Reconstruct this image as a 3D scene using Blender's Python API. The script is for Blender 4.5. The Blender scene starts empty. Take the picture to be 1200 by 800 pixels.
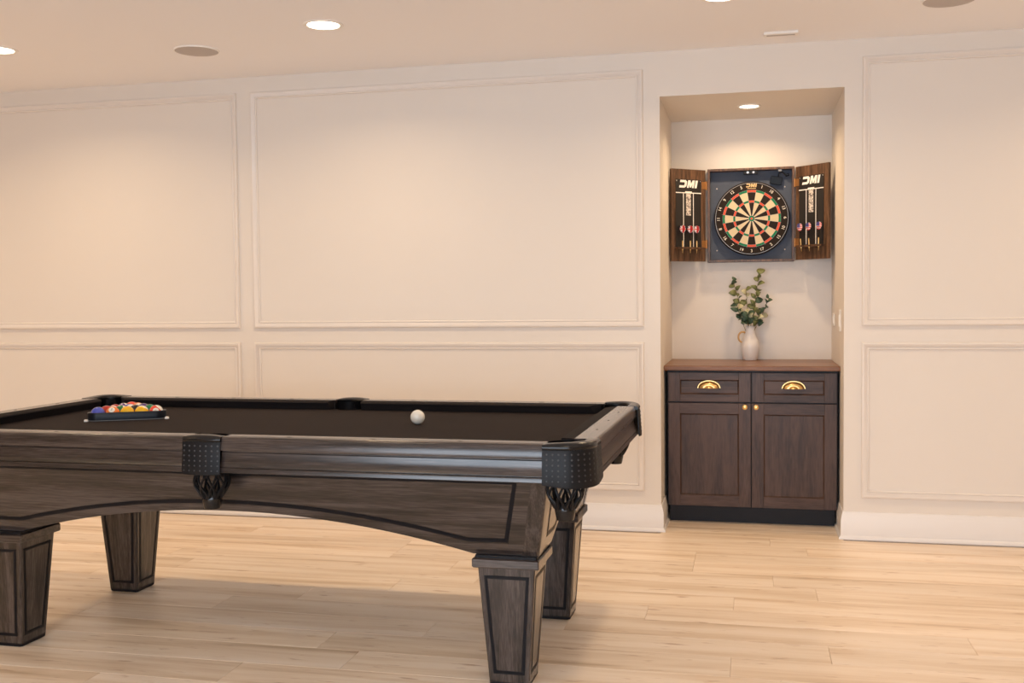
import bpy, bmesh, math, random
from mathutils import Vector, Matrix

random.seed(7)
SC = bpy.context.scene
COL = SC.collection
PI = math.pi

# ------------------------------------------------------------------ camera
F_PX, YAW, PITCH, ROLL = 1219.27, -0.225, -0.0408, -0.0101
CAM = Vector((-0.0028, -5.7919, 1.3022))
fw = Vector((math.sin(YAW) * math.cos(PITCH), math.cos(YAW) * math.cos(PITCH), math.sin(PITCH)))
rt = fw.cross(Vector((0, 0, 1))).normalized()
up = rt.cross(fw)
r2 = rt * math.cos(ROLL) + up * math.sin(ROLL)
u2 = up * math.cos(ROLL) - rt * math.sin(ROLL)
cd = bpy.data.cameras.new('camera')
cd.sensor_width = 36.0
cd.lens = 36.0 * F_PX / 1200.0
cd.clip_start = 0.05
cam = bpy.data.objects.new('camera', cd)
cam.matrix_world = Matrix(((r2.x, u2.x, -fw.x, CAM.x), (r2.y, u2.y, -fw.y, CAM.y), (r2.z, u2.z, -fw.z, CAM.z), (0, 0, 0, 1)))
COL.objects.link(cam)
SC.camera = cam

# ------------------------------------------------------------------ world, daylight, exposure
w = bpy.data.worlds.new('world')
SC.world = w
w.use_nodes = True
bg = w.node_tree.nodes['Background']
bg.inputs[0].default_value = (0.80, 0.90, 1.0, 1)
bg.inputs[1].default_value = 1.5
SC.view_settings.view_transform = 'Standard'
SC.view_settings.look = 'None'
SC.view_settings.exposure = 0.0
SC.view_settings.gamma = 1.0
SC.view_settings.use_curve_mapping = False
SC.cycles.max_bounces = 10
SC.cycles.diffuse_bounces = 7

ROOM_X0, ROOM_X1, ROOM_Y0, ROOM_Z = -6.6, 4.4, -7.1, 2.647
WIN_X0, WIN_X1, WIN_Z0, WIN_Z1 = -3.0, 1.3, 0.06, 2.2
DAY_POWER, DAY_COL = 285.0, (0.77, 0.87, 1.0)
CAN_POWER, CAN_COL = 9.8, (1.0, 0.715, 0.435)
NICHE_POWER = 6.5

def area_light(name, loc, rot, sx, sy, power, col, shape='RECTANGLE', spread=PI):
    ld = bpy.data.lights.new(name, 'AREA')
    ld.shape = shape
    ld.size = sx
    if shape in ('RECTANGLE', 'ELLIPSE'):
        ld.size_y = sy
    ld.energy = power
    ld.color = col
    ld.spread = spread
    o = bpy.data.objects.new(name, ld)
    o.location = loc
    o.rotation_euler = rot
    COL.objects.link(o)
    return o

# daylight standing outside the glass doors in the wall behind the camera
area_light('daylight', ((WIN_X0 + WIN_X1) / 2, ROOM_Y0 - 0.5, (WIN_Z0 + WIN_Z1) / 2 + 0.2), (PI / 2, 0, 0),
           WIN_X1 - WIN_X0 + 0.6, WIN_Z1 - WIN_Z0 + 0.6, DAY_POWER, DAY_COL)

# ------------------------------------------------------------------ materials
def new_mat(name):
    m = bpy.data.materials.new(name)
    m.use_nodes = True
    nt = m.node_tree
    b = nt.nodes['Principled BSDF']
    return m, nt, b

def N(nt, t, **kw):
    n = nt.nodes.new(t)
    for k, v in kw.items():
        setattr(n, k, v)
    return n

def simple(name, col, rough=0.5, metal=0.0, spec=0.5, coat=0.0, bump=0.0, bscale=200.0, var=0.0, vscale=5.0):
    m, nt, b = new_mat(name)
    b.inputs['Base Color'].default_value = (*col, 1)
    b.inputs['Roughness'].default_value = rough
    b.inputs['Metallic'].default_value = metal
    b.inputs['Specular IOR Level'].default_value = spec
    b.inputs['Coat Weight'].default_value = coat
    tc = N(nt, 'ShaderNodeNewGeometry')
    if var > 0:
        nz = N(nt, 'ShaderNodeTexNoise')
        nz.inputs['Scale'].default_value = vscale
        nz.inputs['Detail'].default_value = 4
        nt.links.new(tc.outputs['Position'], nz.inputs['Vector'])
        mx = N(nt, 'ShaderNodeMix', data_type='RGBA')
        mx.inputs[6].default_value = (*[c * (1 - var) for c in col], 1)
        mx.inputs[7].default_value = (*[min(1, c * (1 + var)) for c in col], 1)
        nt.links.new(nz.outputs['Fac'], mx.inputs[0])
        nt.links.new(mx.outputs[2], b.inputs['Base Color'])
    if bump > 0:
        nz = N(nt, 'ShaderNodeTexNoise')
        nz.inputs['Scale'].default_value = bscale
        nz.inputs['Detail'].default_value = 3
        nt.links.new(tc.outputs['Position'], nz.inputs['Vector'])
        bp = N(nt, 'ShaderNodeBump')
        bp.inputs['Strength'].default_value = bump
        bp.inputs['Distance'].default_value = 0.002
        nt.links.new(nz.outputs['Fac'], bp.inputs['Height'])
        nt.links.new(bp.outputs['Normal'], b.inputs['Normal'])
    return m

def ramp(nt, stops):
    r = N(nt, 'ShaderNodeValToRGB')
    e = r.color_ramp.elements
    while len(e) > 1:
        e.remove(e[-1])
    e[0].position, e[0].color = stops[0][0], (*stops[0][1], 1)
    for p, c in stops[1:]:
        x = e.new(p)
        x.color = (*c, 1)
    return r

def wood(name, axis, dark, mid, light, rough=0.35, stretch=0.045, scale=34.0, coat=0.0, spec=0.5, bump=0.15):
    """stained wood whose grain runs along the given axis of world space"""
    m, nt, b = new_mat(name)
    g = N(nt, 'ShaderNodeNewGeometry')
    oi = N(nt, 'ShaderNodeObjectInfo')
    off = N(nt, 'ShaderNodeVectorMath', operation='SCALE')
    off.inputs[0].default_value = (3.1, 5.7, 4.3)
    nt.links.new(oi.outputs['Random'], off.inputs['Scale'])
    add = N(nt, 'ShaderNodeVectorMath', operation='ADD')
    nt.links.new(g.outputs['Position'], add.inputs[0])
    nt.links.new(off.outputs[0], add.inputs[1])
    mp = N(nt, 'ShaderNodeMapping')
    s = [1, 1, 1]
    s['xyz'.index(axis)] = stretch
    mp.inputs['Scale'].default_value = s
    nt.links.new(add.outputs[0], mp.inputs['Vector'])
    n1 = N(nt, 'ShaderNodeTexNoise')
    n1.inputs['Scale'].default_value = scale
    n1.inputs['Detail'].default_value = 6
    n1.inputs['Roughness'].default_value = 0.6
    n1.inputs['Distortion'].default_value = 0.6
    nt.links.new(mp.outputs[0], n1.inputs['Vector'])
    n2 = N(nt, 'ShaderNodeTexNoise')
    n2.inputs['Scale'].default_value = scale * 9
    n2.inputs['Detail'].default_value = 3
    nt.links.new(mp.outputs[0], n2.inputs['Vector'])
    mx = N(nt, 'ShaderNodeMath', operation='MULTIPLY_ADD')
    mx.inputs[1].default_value = 0.35
    nt.links.new(n2.outputs['Fac'], mx.inputs[0])
    ml = N(nt, 'ShaderNodeMath', operation='MULTIPLY')
    ml.inputs[1].default_value = 0.68
    nt.links.new(n1.outputs['Fac'], ml.inputs[0])
    nt.links.new(ml.outputs[0], mx.inputs[2])
    r = ramp(nt, [(0.40, dark), (0.51, mid), (0.62, light)])
    nt.links.new(mx.outputs[0], r.inputs[0])
    nt.links.new(r.outputs[0], b.inputs['Base Color'])
    b.inputs['Roughness'].default_value = rough
    b.inputs['Coat Weight'].default_value = coat
    b.inputs['Coat Roughness'].default_value = 0.21
    b.inputs['Coat IOR'].default_value = 1.55
    b.inputs['Specular IOR Level'].default_value = spec
    bp = N(nt, 'ShaderNodeBump')
    bp.inputs['Strength'].default_value = bump
    bp.inputs['Distance'].default_value = 0.001
    nt.links.new(mx.outputs[0], bp.inputs['Height'])
    nt.links.new(bp.outputs['Normal'], b.inputs['Normal'])
    return m

M = {}
M['wall'] = simple('wall_paint', (0.755, 0.705, 0.645), 0.6, var=0.012, vscale=1.3, bump=0.04, bscale=350)
M['ceiling'] = simple('ceiling_paint', (0.90, 0.895, 0.91), 0.8)
M['trim'] = simple('trim_paint', (0.77, 0.715, 0.66), 0.4)
M['base'] = simple('baseboard_paint', (0.80, 0.775, 0.75), 0.35)
TW = dict(dark=(0.009, 0.0065, 0.0055), mid=(0.029, 0.0205, 0.0175), light=(0.062, 0.047, 0.041))
for ax in 'xyz':
    M['tw' + ax] = wood('table_wood_' + ax, ax, rough=0.32, spec=0.12, coat=1.0, **TW)
KW = dict(dark=(0.040, 0.023, 0.018), mid=(0.070, 0.039, 0.029), light=(0.092, 0.053, 0.040))
for ax in 'xz':
    M['kw' + ax] = wood('cabinet_wood_' + ax, ax, rough=0.36, stretch=0.12, scale=14, bump=0.05, spec=0.28, **KW)
M['kdark'] = simple('cabinet_edge', (0.013, 0.011, 0.013), 0.45, spec=0.25)
M['counter'] = wood('counter_wood', 'x', (0.15, 0.062, 0.022), (0.20, 0.086, 0.034), (0.25, 0.115, 0.05), rough=0.32, spec=0.3, stretch=0.08, scale=18, bump=0.04)  # orange of the niche light on the top is painted into this wood
DWD = dict(dark=(0.030, 0.013, 0.006), mid=(0.085, 0.040, 0.019), light=(0.16, 0.080, 0.040))
M['dartwood'] = wood('dart_cabinet_wood', 'z', rough=0.4, stretch=0.06, scale=55, **DWD)
M['slate'] = simple('cabinet_lining', (0.066, 0.082, 0.118), 0.8, var=0.25, vscale=14)
M['felt'] = simple('table_cloth', (0.021, 0.0155, 0.0150), 0.95, spec=0.15, bump=0.25, bscale=900, var=0.12, vscale=60)
M['cushion'] = simple('cushion_cloth', (0.016, 0.013, 0.0135), 0.9, spec=0.15, bump=0.2, bscale=900)
M['inlay'] = simple('black_inlay', (0.004, 0.004, 0.006), 0.45, spec=0.2)
M['sight'] = simple('sight_black', (0.02, 0.016, 0.014), 1.0, spec=0.0)
M['stud'] = simple('leather_stud', (0.016, 0.016, 0.018), 0.35)
M['leather'] = simple('black_leather', (0.006, 0.006, 0.007), 0.42, spec=0.2, bump=0.12, bscale=600)
M['gloss_black'] = simple('glossy_black', (0.005, 0.005, 0.006), 0.2, spec=0.4)
M['brass'] = simple('brushed_brass', (0.86, 0.58, 0.24), 0.3, metal=1.0)
M['hinge'] = simple('aged_brass', (0.42, 0.21, 0.08), 0.4, metal=0.8)
M['chrome'] = simple('chrome', (0.75, 0.75, 0.75), 0.2, metal=1.0)
M['white_gloss'] = simple('white_ceramic', (0.78, 0.74, 0.70), 0.3, var=0.03, vscale=40)
M['tan'] = simple('rattan_tan', (0.62, 0.36, 0.13), 0.5)
M['white_plastic'] = simple('white_plastic', (0.86, 0.84, 0.80), 0.4)
M['grille'] = simple('speaker_grille', (0.50, 0.46, 0.44), 0.8, bump=0.3, bscale=700)
M['d_black'] = simple('sisal_black', (0.022, 0.016, 0.013), 0.9, spec=0.2, bump=0.3, bscale=600)
M['d_cream'] = simple('sisal_cream', (0.60, 0.50, 0.33), 0.9, spec=0.2, bump=0.3, bscale=600)
M['d_red'] = simple('sisal_red', (0.62, 0.085, 0.04), 0.85, spec=0.2)
M['d_green'] = simple('sisal_green', (0.012, 0.17, 0.075), 0.85, spec=0.2)
M['wire'] = simple('spider_wire', (0.36, 0.34, 0.32), 0.4, metal=0.6)
M['d_num'] = simple('numeral_white', (0.70, 0.64, 0.54), 0.6)
M['logo'] = simple('logo_white', (0.85, 0.82, 0.78), 0.5)
M['logo_gold'] = simple('logo_gold', (0.62, 0.43, 0.20), 0.5)
M['score_black'] = simple('score_panel', (0.012, 0.010, 0.010), 0.45)
M['rack'] = simple('rack_plastic', (0.003, 0.006, 0.012), 0.35, spec=0.22)
M['rack_lip'] = simple('rack_lip', (0.16, 0.17, 0.18), 0.4)
M['stem'] = simple('stem_brown', (0.16, 0.13, 0.05), 0.7)
M['leaf_a'] = simple('leaf_deep', (0.045, 0.085, 0.048), 0.55, var=0.3, vscale=60)
M['leaf_b'] = simple('leaf_olive', (0.14, 0.155, 0.055), 0.55, var=0.3, vscale=60)
M['leaf_c'] = simple('leaf_pale', (0.48, 0.45, 0.28), 0.6, var=0.2, vscale=60)
M['frame_white'] = simple('window_frame', (0.8, 0.8, 0.8), 0.4)

def lens_mat():
    m, nt, b = new_mat('lamp_lens')
    b.inputs['Base Color'].default_value = (0.9, 0.85, 0.78, 1)
    b.inputs['Emission Color'].default_value = (1.0, 0.86, 0.68, 1)
    b.inputs['Emission Strength'].default_value = 9.0
    return m
M['lens'] = lens_mat()

def glass_mat():
    m, nt, b = new_mat('window_glass')
    tr = N(nt, 'ShaderNodeBsdfTransparent')
    gl = N(nt, 'ShaderNodeBsdfGlossy')
    gl.inputs['Roughness'].default_value = 0.02
    fr = N(nt, 'ShaderNodeFresnel')
    mix = N(nt, 'ShaderNodeMixShader')
    nt.links.new(fr.outputs[0], mix.inputs[0])
    nt.links.new(tr.outputs[0], mix.inputs[1])
    nt.links.new(gl.outputs[0], mix.inputs[2])
    nt.links.new(mix.outputs[0], nt.nodes['Material Output'].inputs['Surface'])
    return m
M['glass'] = glass_mat()

def floor_mat():
    m, nt, b = new_mat('plank_floor')
    g = N(nt, 'ShaderNodeNewGeometry')
    oi = N(nt, 'ShaderNodeObjectInfo')
    off = N(nt, 'ShaderNodeVectorMath', operation='SCALE')
    off.inputs[0].default_value = (17.0, 9.0, 0.0)
    nt.links.new(oi.outputs['Random'], off.inputs['Scale'])
    add = N(nt, 'ShaderNodeVectorMath', operation='ADD')
    nt.links.new(g.outputs['Position'], add.inputs[0])
    nt.links.new(off.outputs[0], add.inputs[1])
    mp = N(nt, 'ShaderNodeMapping')
    mp.inputs['Scale'].default_value = (0.16, 2.2, 1)
    nt.links.new(add.outputs[0], mp.inputs['Vector'])
    n1 = N(nt, 'ShaderNodeTexNoise')
    n1.inputs['Scale'].default_value = 5.0
    n1.inputs['Detail'].default_value = 5
    n1.inputs['Roughness'].default_value = 0.55
    n1.inputs['Distortion'].default_value = 0.5
    nt.links.new(mp.outputs[0], n1.inputs['Vector'])
    r = ramp(nt, [(0.30, (0.58, 0.435, 0.29)), (0.41, (0.75, 0.60, 0.45)), (0.55, (0.86, 0.73, 0.59)), (0.72, (0.91, 0.79, 0.67))])
    nt.links.new(n1.outputs['Fac'], r.inputs[0])
    # small brown flecks / knots
    mp2 = N(nt, 'ShaderNodeMapping')
    mp2.inputs['Scale'].default_value = (2.6, 14.0, 1)
    nt.links.new(add.outputs[0], mp2.inputs['Vector'])
    n2 = N(nt, 'ShaderNodeTexNoise')
    n2.inputs['Scale'].default_value = 2.6
    n2.inputs['Detail'].default_value = 3
    nt.links.new(mp2.outputs[0], n2.inputs['Vector'])
    mr = N(nt, 'ShaderNodeMapRange')
    mr.inputs['From Min'].default_value = 0.63
    mr.inputs['From Max'].default_value = 0.74
    mr.inputs['To Max'].default_value = 0.75
    nt.links.new(n2.outputs['Fac'], mr.inputs['Value'])
    mx = N(nt, 'ShaderNodeMix', data_type='RGBA')
    mx.inputs[7].default_value = (0.44, 0.27, 0.16, 1)
    nt.links.new(mr.outputs[0], mx.inputs[0])
    nt.links.new(r.outputs[0], mx.inputs[6])
    # plank to plank tone
    hsv = N(nt, 'ShaderNodeHueSaturation')
    mr2 = N(nt, 'ShaderNodeMapRange')
    mr2.inputs['To Min'].default_value = 0.93
    mr2.inputs['To Max'].default_value = 1.07
    nt.links.new(oi.outputs['Random'], mr2.inputs['Value'])
    nt.links.new(mr2.outputs[0], hsv.inputs['Value'])
    nt.links.new(mx.outputs[2], hsv.inputs['Color'])
    nt.links.new(hsv.outputs[0], b.inputs['Base Color'])
    b.inputs['Roughness'].default_value = 0.42
    b.inputs['Specular IOR Level'].default_value = 0.4
    return m
M['floor'] = floor_mat()

# ------------------------------------------------------------------ mesh helpers
class MB:
    def __init__(self):
        self.v, self.f = [], []
    def add(self, vs, fs):
        o = len(self.v)
        self.v += [tuple(p) for p in vs]
        self.f += [tuple(i + o for i in f) for f in fs]
        return self
    def box(self, x0, x1, y0, y1, z0, z1):
        return self.add([(x0, y0, z0), (x1, y0, z0), (x1, y1, z0), (x0, y1, z0), (x0, y0, z1), (x1, y0, z1), (x1, y1, z1), (x0, y1, z1)],
                        [(0, 3, 2, 1), (4, 5, 6, 7), (0, 1, 5, 4), (1, 2, 6, 5), (2, 3, 7, 6), (3, 0, 4, 7)])
    def loft(self, rings, close=True, caps=True):
        n = len(rings[0])
        vs = [p for r in rings for p in r]
        fs = []
        for k in range(len(rings) - 1):
            for i in range(n if close else n - 1):
                j = (i + 1) % n
                fs.append((k * n + i, k * n + j, (k + 1) * n + j, (k + 1) * n + i))
        if caps:
            fs.append(tuple(range(n))[::-1])
            fs.append(tuple((len(rings) - 1) * n + i for i in range(n)))
        return self.add(vs, fs)
    def lathe(self, prof, c=(0, 0, 0), seg=24, axis='z'):
        vs, fs = [], []
        n = len(prof)
        for s in range(seg):
            a = 2 * PI * s / seg
            for r, h in prof:
                p = (r * math.cos(a), r * math.sin(a), h)
                if axis == 'y':
                    p = (p[0], h, p[1])
                vs.append((p[0] + c[0], p[1] + c[1], p[2] + c[2]))
        for s in range(seg):
            t = (s + 1) % seg
            for i in range(n - 1):
                fs.append((s * n + i, t * n + i, t * n + i + 1, s * n + i + 1))
        return self.add(vs, fs)
    def tube(self, path, r, seg=8, caps=True):
        path = [Vector(p) for p in path]
        rings = []
        ref = None
        for i, p in enumerate(path):
            t = (path[min(i + 1, len(path) - 1)] - path[max(i - 1, 0)]).normalized()
            if ref is None:
                ref = t.orthogonal().normalized()
            n = (ref - t * ref.dot(t)).normalized()
            ref = n
            b = t.cross(n)
            rr = r[i] if isinstance(r, (list, tuple)) else r
            rings.append([p + n * rr * math.cos(2 * PI * k / seg) + b * rr * math.sin(2 * PI * k / seg) for k in range(seg)])
        return self.loft(rings, True, caps)
    def prism(self, poly, a, b, fn):
        """poly in 2d, extruded between a and b; fn(p, q, h) -> 3d"""
        n = len(poly)
        vs = [fn(p, q, a) for p, q in poly] + [fn(p, q, b) for p, q in poly]
        fs = [tuple(range(n))[::-1], tuple(range(n, 2 * n))]
        fs += [(i, (i + 1) % n, n + (i + 1) % n, n + i) for i in range(n)]
        return self.add(vs, fs)
    def build(self, name, mat, parent=None, smooth=False, bevel=0.0, segs=2, label=None, kind=None, loc=None, weld=False):
        me = bpy.data.meshes.new(name)
        me.from_pydata(self.v, [], self.f)
        bm = bmesh.new()
        bm.from_mesh(me)
        if weld:
            bmesh.ops.remove_doubles(bm, verts=bm.verts, dist=1e-5)
        bmesh.ops.recalc_face_normals(bm, faces=bm.faces)
        bm.to_mesh(me)
        bm.free()
        if smooth:
            for p in me.polygons:
                p.use_smooth = True
            if smooth != 'all':
                try:
                    me.set_sharp_from_angle(angle=math.radians(40))
                except Exception:
                    pass
        me.materials.append(M[mat] if isinstance(mat, str) else mat)
        o = bpy.data.objects.new(name, me)
        COL.objects.link(o)
        if parent:
            o.parent = parent
        if loc:
            o.location = loc
        if bevel > 0:
            md = o.modifiers.new('bevel', 'BEVEL')
            md.width = bevel
            md.segments = segs
            md.limit_method = 'ANGLE'
            md.angle_limit = math.radians(35)
        if label:
            o['label'] = label
        if kind:
            o['kind'] = kind
        return o

def tag(o, label, cat, group=None):
    o['label'] = label
    o['category'] = cat
    if group:
        o['group'] = group
    return o

def thing(name, label, cat, loc=(0, 0, 0), rz=0.0, group=None):
    o = bpy.data.objects.new(name, None)
    o.empty_display_size = 0.05
    o.location = loc
    o.rotation_euler = (0, 0, rz)
    COL.objects.link(o)
    return tag(o, label, cat, group)

def structure(o, label=None):
    o['kind'] = 'structure'
    if label:
        o['label'] = label
    return o

def text_mesh(s, size, name, mat, parent, matrix, depth=0.0004, bold=0.0):
    c = bpy.data.curves.new(name, 'FONT')
    c.body = s
    c.size = size
    c.align_x = 'CENTER'
    c.align_y = 'CENTER'
    c.extrude = depth
    c.offset = bold
    c.resolution_u = 3
    tmp = bpy.data.objects.new('tmp', c)
    COL.objects.link(tmp)
    dg = bpy.context.evaluated_depsgraph_get()
    me = bpy.data.meshes.new_from_object(tmp.evaluated_get(dg))
    bpy.data.objects.remove(tmp)
    bpy.data.curves.remove(c)
    me.materials.clear()
    me.materials.append(M[mat])
    me.name = name
    o = bpy.data.objects.new(name, me)
    COL.objects.link(o)
    o.parent = parent
    o.matrix_local = matrix
    return o

# ------------------------------------------------------------------ room shell
NX0, NX1, ND, NZ = -0.485, 0.485, 0.867, 2.402
b = MB()
b.box(ROOM_X0 - 0.15, NX0, 0, 1.0, -0.1, ROOM_Z + 0.1)
b.box(NX1, ROOM_X1 + 0.15, 0, 1.0, -0.1, ROOM_Z + 0.1)
b.box(NX0, NX1, 0, 1.0, NZ, ROOM_Z + 0.1)
b.box(NX0, NX1, ND, 1.0, -0.1, NZ)
structure(b.build('wall_back', 'wall'), 'cream panelled wall with a tall recessed niche')
structure(MB().box(ROOM_X0 - 0.15, ROOM_X0, ROOM_Y0, 0, -0.1, ROOM_Z + 0.1).build('wall_left', 'wall'), 'plain cream side wall beyond the pool table')
structure(MB().box(ROOM_X1, ROOM_X1 + 0.15, ROOM_Y0, 0, -0.1, ROOM_Z + 0.1).build('wall_right', 'wall'), 'plain cream side wall opposite the pool table')
b = MB()
b.box(ROOM_X0 - 0.15, WIN_X0, ROOM_Y0 - 0.15, ROOM_Y0, -0.1, ROOM_Z + 0.1)
b.box(WIN_X1, ROOM_X1 + 0.15, ROOM_Y0 - 0.15, ROOM_Y0, -0.1, ROOM_Z + 0.1)
b.box(WIN_X0, WIN_X1, ROOM_Y0 - 0.15, ROOM_Y0, WIN_Z1, ROOM_Z + 0.1)
b.box(WIN_X0, WIN_X1, ROOM_Y0 - 0.15, ROOM_Y0, -0.1, WIN_Z0)
structure(b.build('wall_front', 'wall'), 'cream wall with wide glass doors behind the viewer')
structure(MB().box(ROOM_X0, ROOM_X1, ROOM_Y0, 0, ROOM_Z, ROOM_Z + 0.1).build('ceiling', 'ceiling'), 'smooth off-white painted ceiling')

win = bpy.data.objects.new('window_1', None)
COL.objects.link(win)
structure(win, 'wide glass patio doors behind the viewer')
b = MB()
npan = 4
pw = (WIN_X1 - WIN_X0) / npan
for i in range(npan + 1):
    x = WIN_X0 + i * pw
    b.box(max(WIN_X0, x - 0.03), min(WIN_X1, x + 0.03), ROOM_Y0 - 0.11, ROOM_Y0 - 0.05, WIN_Z0, WIN_Z1)
b.box(WIN_X0, WIN_X1, ROOM_Y0 - 0.11, ROOM_Y0 - 0.05, WIN_Z0, WIN_Z0 + 0.06)
b.box(WIN_X0, WIN_X1, ROOM_Y0 - 0.11, ROOM_Y0 - 0.05, WIN_Z1 - 0.06, WIN_Z1)
b.build('window_frame', 'frame_white', win)
for i in range(npan):
    MB().box(WIN_X0 + i * pw + 0.03, WIN_X0 + (i + 1) * pw - 0.03, ROOM_Y0 - 0.083, ROOM_Y0 - 0.077, WIN_Z0 + 0.06, WIN_Z1 - 0.06).build('pane', 'glass', win)

# floor: slab under, laid planks in the part one can see
floor = structure(MB().box(ROOM_X0 - 0.15, ROOM_X1 + 0.15, ROOM_Y0 - 0.15, 1.0, -0.1, -0.012).build('floor', 'floor'), 'light oak plank floor running along the panelled wall')
PW, PL, PX0, PX1, PY0 = 0.195, 1.52, -5.6, 3.9, -4.536
rng = random.Random(11)
plank_meshes = {}
def plank(x0, x1, y0, y1):
    key = (round(x1 - x0, 3), round(y1 - y0, 3))
    if key not in plank_meshes:
        hx, hy, g, c = key[0] / 2 - 0.0004, key[1] / 2 - 0.0004, 0.0, 0.0011
        me = bpy.data.meshes.new('plank')
        vs = [(sx * hx, sy * hy, z) for z in (-0.012, -0.0012) for sx, sy in ((-1, -1), (1, -1), (1, 1), (-1, 1))]
        vs += [(sx * (hx - c), sy * (hy - c), 0.0) for sx, sy in ((-1, -1), (1, -1), (1, 1), (-1, 1))]
        fs = [(3, 2, 1, 0), (8, 9, 10, 11)]
        for k in (0, 4):
            fs += [(k + i, k + (i + 1) % 4, k + 4 + (i + 1) % 4, k + 4 + i) for i in range(4)]
        me.from_pydata(vs, [], fs)
        me.materials.append(M['floor'])
        plank_meshes[key] = me
    o = bpy.data.objects.new('plank', plank_meshes[key])
    o.location = ((x0 + x1) / 2, (y0 + y1) / 2, 0)
    o.parent = floor
    COL.objects.link(o)
row = 0
y = PY0
while y < 0.86:
    y1 = y + PW
    if y1 <= 0.02:
        x = PX0 - rng.choice([0.2, 0.55, 0.9, 1.2, 0.38, 0.75])
        while x < PX1:
            x1 = x + PL
            xa, xb = max(x, PX0), min(x1, PX1)
            if xb - xa > 0.05:
                plank(xa, xb, y, y1)
            x = x1
    else:
        plank(NX0, NX1, y, y1)
    y = y1
    row += 1
b = MB()
b.box(ROOM_X0, ROOM_X1, ROOM_Y0, PY0, -0.012, 0)
b.box(ROOM_X0, PX0, PY0, 0, -0.012, 0)
b.box(PX1, ROOM_X1, PY0, 0, -0.012, 0)
b.build('plank_field', 'floor', floor, kind='stuff')

# panel mouldings
def frame_sweep(x0, x1, z0, z1, prof):
    """prof: (s inward from outer edge, h proud of wall)"""
    m = MB()
    rings = []
    for (cx, cz, dx, dz) in ((x0, z0, 1, 1), (x1, z0, -1, 1), (x1, z1, -1, -1), (x0, z1, 1, -1)):
        rings.append([(cx + dx * s, -h, cz + dz * s) for s, h in prof])
    rings.append(rings[0])
    m.loft(rings, close=False, caps=False)
    return m
MP = [(0, 0), (0, 0.010), (0.003, 0.016), (0.010, 0.019), (0.017, 0.016), (0.023, 0.009), (0.027, 0.0075), (0.029, 0.0045), (0.031, 0.0075), (0.035, 0.009), (0.039, 0.0065), (0.040, 0)]
panels = [(-5.36, -3.015, 1.142, 2.553, 'upper picture-frame moulding on the left of the wall'),
          (-5.36, -3.015, 0.2245, 1.055, 'lower picture-frame moulding on the left, behind the table'),
          (-2.924, -0.576, 1.142, 2.553, 'large upper picture-frame moulding above the table'),
          (-2.924, -0.576, 0.2245, 1.055, 'lower picture-frame moulding behind the table'),
          (0.575, 2.92, 1.142, 2.553, 'upper picture-frame moulding right of the niche'),
          (0.575, 2.92, 0.2245, 1.055, 'lower picture-frame moulding right of the niche')]
for i, (x0, x1, z0, z1, lb) in enumerate(panels):
    structure(frame_sweep(x0, x1, z0, z1, MP).build('trim_%d' % (i + 1), 'trim', smooth=True, weld=True), lb)

# baseboards
BP = [(0, 0), (0.024, 0), (0.024, 0.008), (0.021, 0.015), (0.016, 0.019), (0.014, 0.021), (0.014, 0.104), (0.0125, 0.108), (0.0125, 0.113), (0.010, 0.118), (0.010, 0.128), (0.006, 0.136), (0.005, 0.146), (0.0, 0.148)]
def base_sweep(path):
    """path: list of ((x, y), (nx, ny)) where n is the mitred offset direction"""
    m = MB()
    m.loft([[(p[0] + n[0] * t, p[1] + n[1] * t, z) for t, z in BP] for p, n in path], close=True, caps=True)
    return m
structure(base_sweep([((ROOM_X0, 0), (0, -1)), ((NX0, 0), (1, -1)), ((NX0, 0.29), (1, 0))]).build('baseboard_left', 'base', smooth=True), 'white stepped baseboard behind the pool table')
structure(base_sweep([((NX1, 0.29), (-1, 0)), ((NX1, 0), (-1, -1)), ((ROOM_X1, 0), (0, -1))]).build('baseboard_right', 'base', smooth=True), 'white stepped baseboard right of the niche')

# ------------------------------------------------------------------ ceiling fixtures
def downlight(x, y, z, r, power, label, group=None, lens='lens'):
    t = thing('recessed_downlight', label, 'light', (x, y, z), 0, group)
    MB().lathe([(r * 0.80, 0.0), (r * 0.80, -0.003), (r * 0.86, -0.006), (r * 0.97, -0.005), (r, -0.002), (r, 0.0)], seg=36).build('trim_ring', 'white_plastic', t, smooth=True)
    MB().lathe([(0.0001, -0.0025), (r * 0.80, -0.0025), (r * 0.80, 0.0), (0.0001, 0.0)], seg=36).build('lens', lens, t)
    l = area_light('lamp_light', (0, 0, -0.008), (0, 0, 0), r * 1.5, r * 1.5, power, CAN_COL, 'DISK', math.radians(150))
    l.parent = t
    return t
labs = {(-3.88, -0.97): 'recessed ceiling light cut by the left edge of the picture',
        (-2.03, -0.99): 'glowing recessed ceiling light above the middle of the pool table',
        (-0.13, -0.99): 'recessed ceiling light at the top edge, in front of the niche'}
for (x, y), lb in labs.items():
    downlight(x, y, ROOM_Z, 0.098, CAN_POWER, lb, 'ceiling downlights')
for y in (-4.3,):
    for x in (-5.73, -3.88, -2.03, -0.13, 1.72, 3.57):  # outermost cans are unseen, added for warm light from left and right
        downlight(x, y, ROOM_Z, 0.098, CAN_POWER * 0.8, 'unseen recessed ceiling light added out of the picture, towards the viewer', 'ceiling downlights beyond the picture')
for x in (-5.73, 2.0):  # unseen far-left can added to warm the left of the wall
    downlight(x, -0.99, ROOM_Z, 0.098, CAN_POWER, 'unseen recessed ceiling light added out of the picture, towards the viewer', 'ceiling downlights beyond the picture')
downlight(-0.006, 0.425, NZ, 0.066, NICHE_POWER, 'small glowing downlight in the ceiling of the niche')

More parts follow.
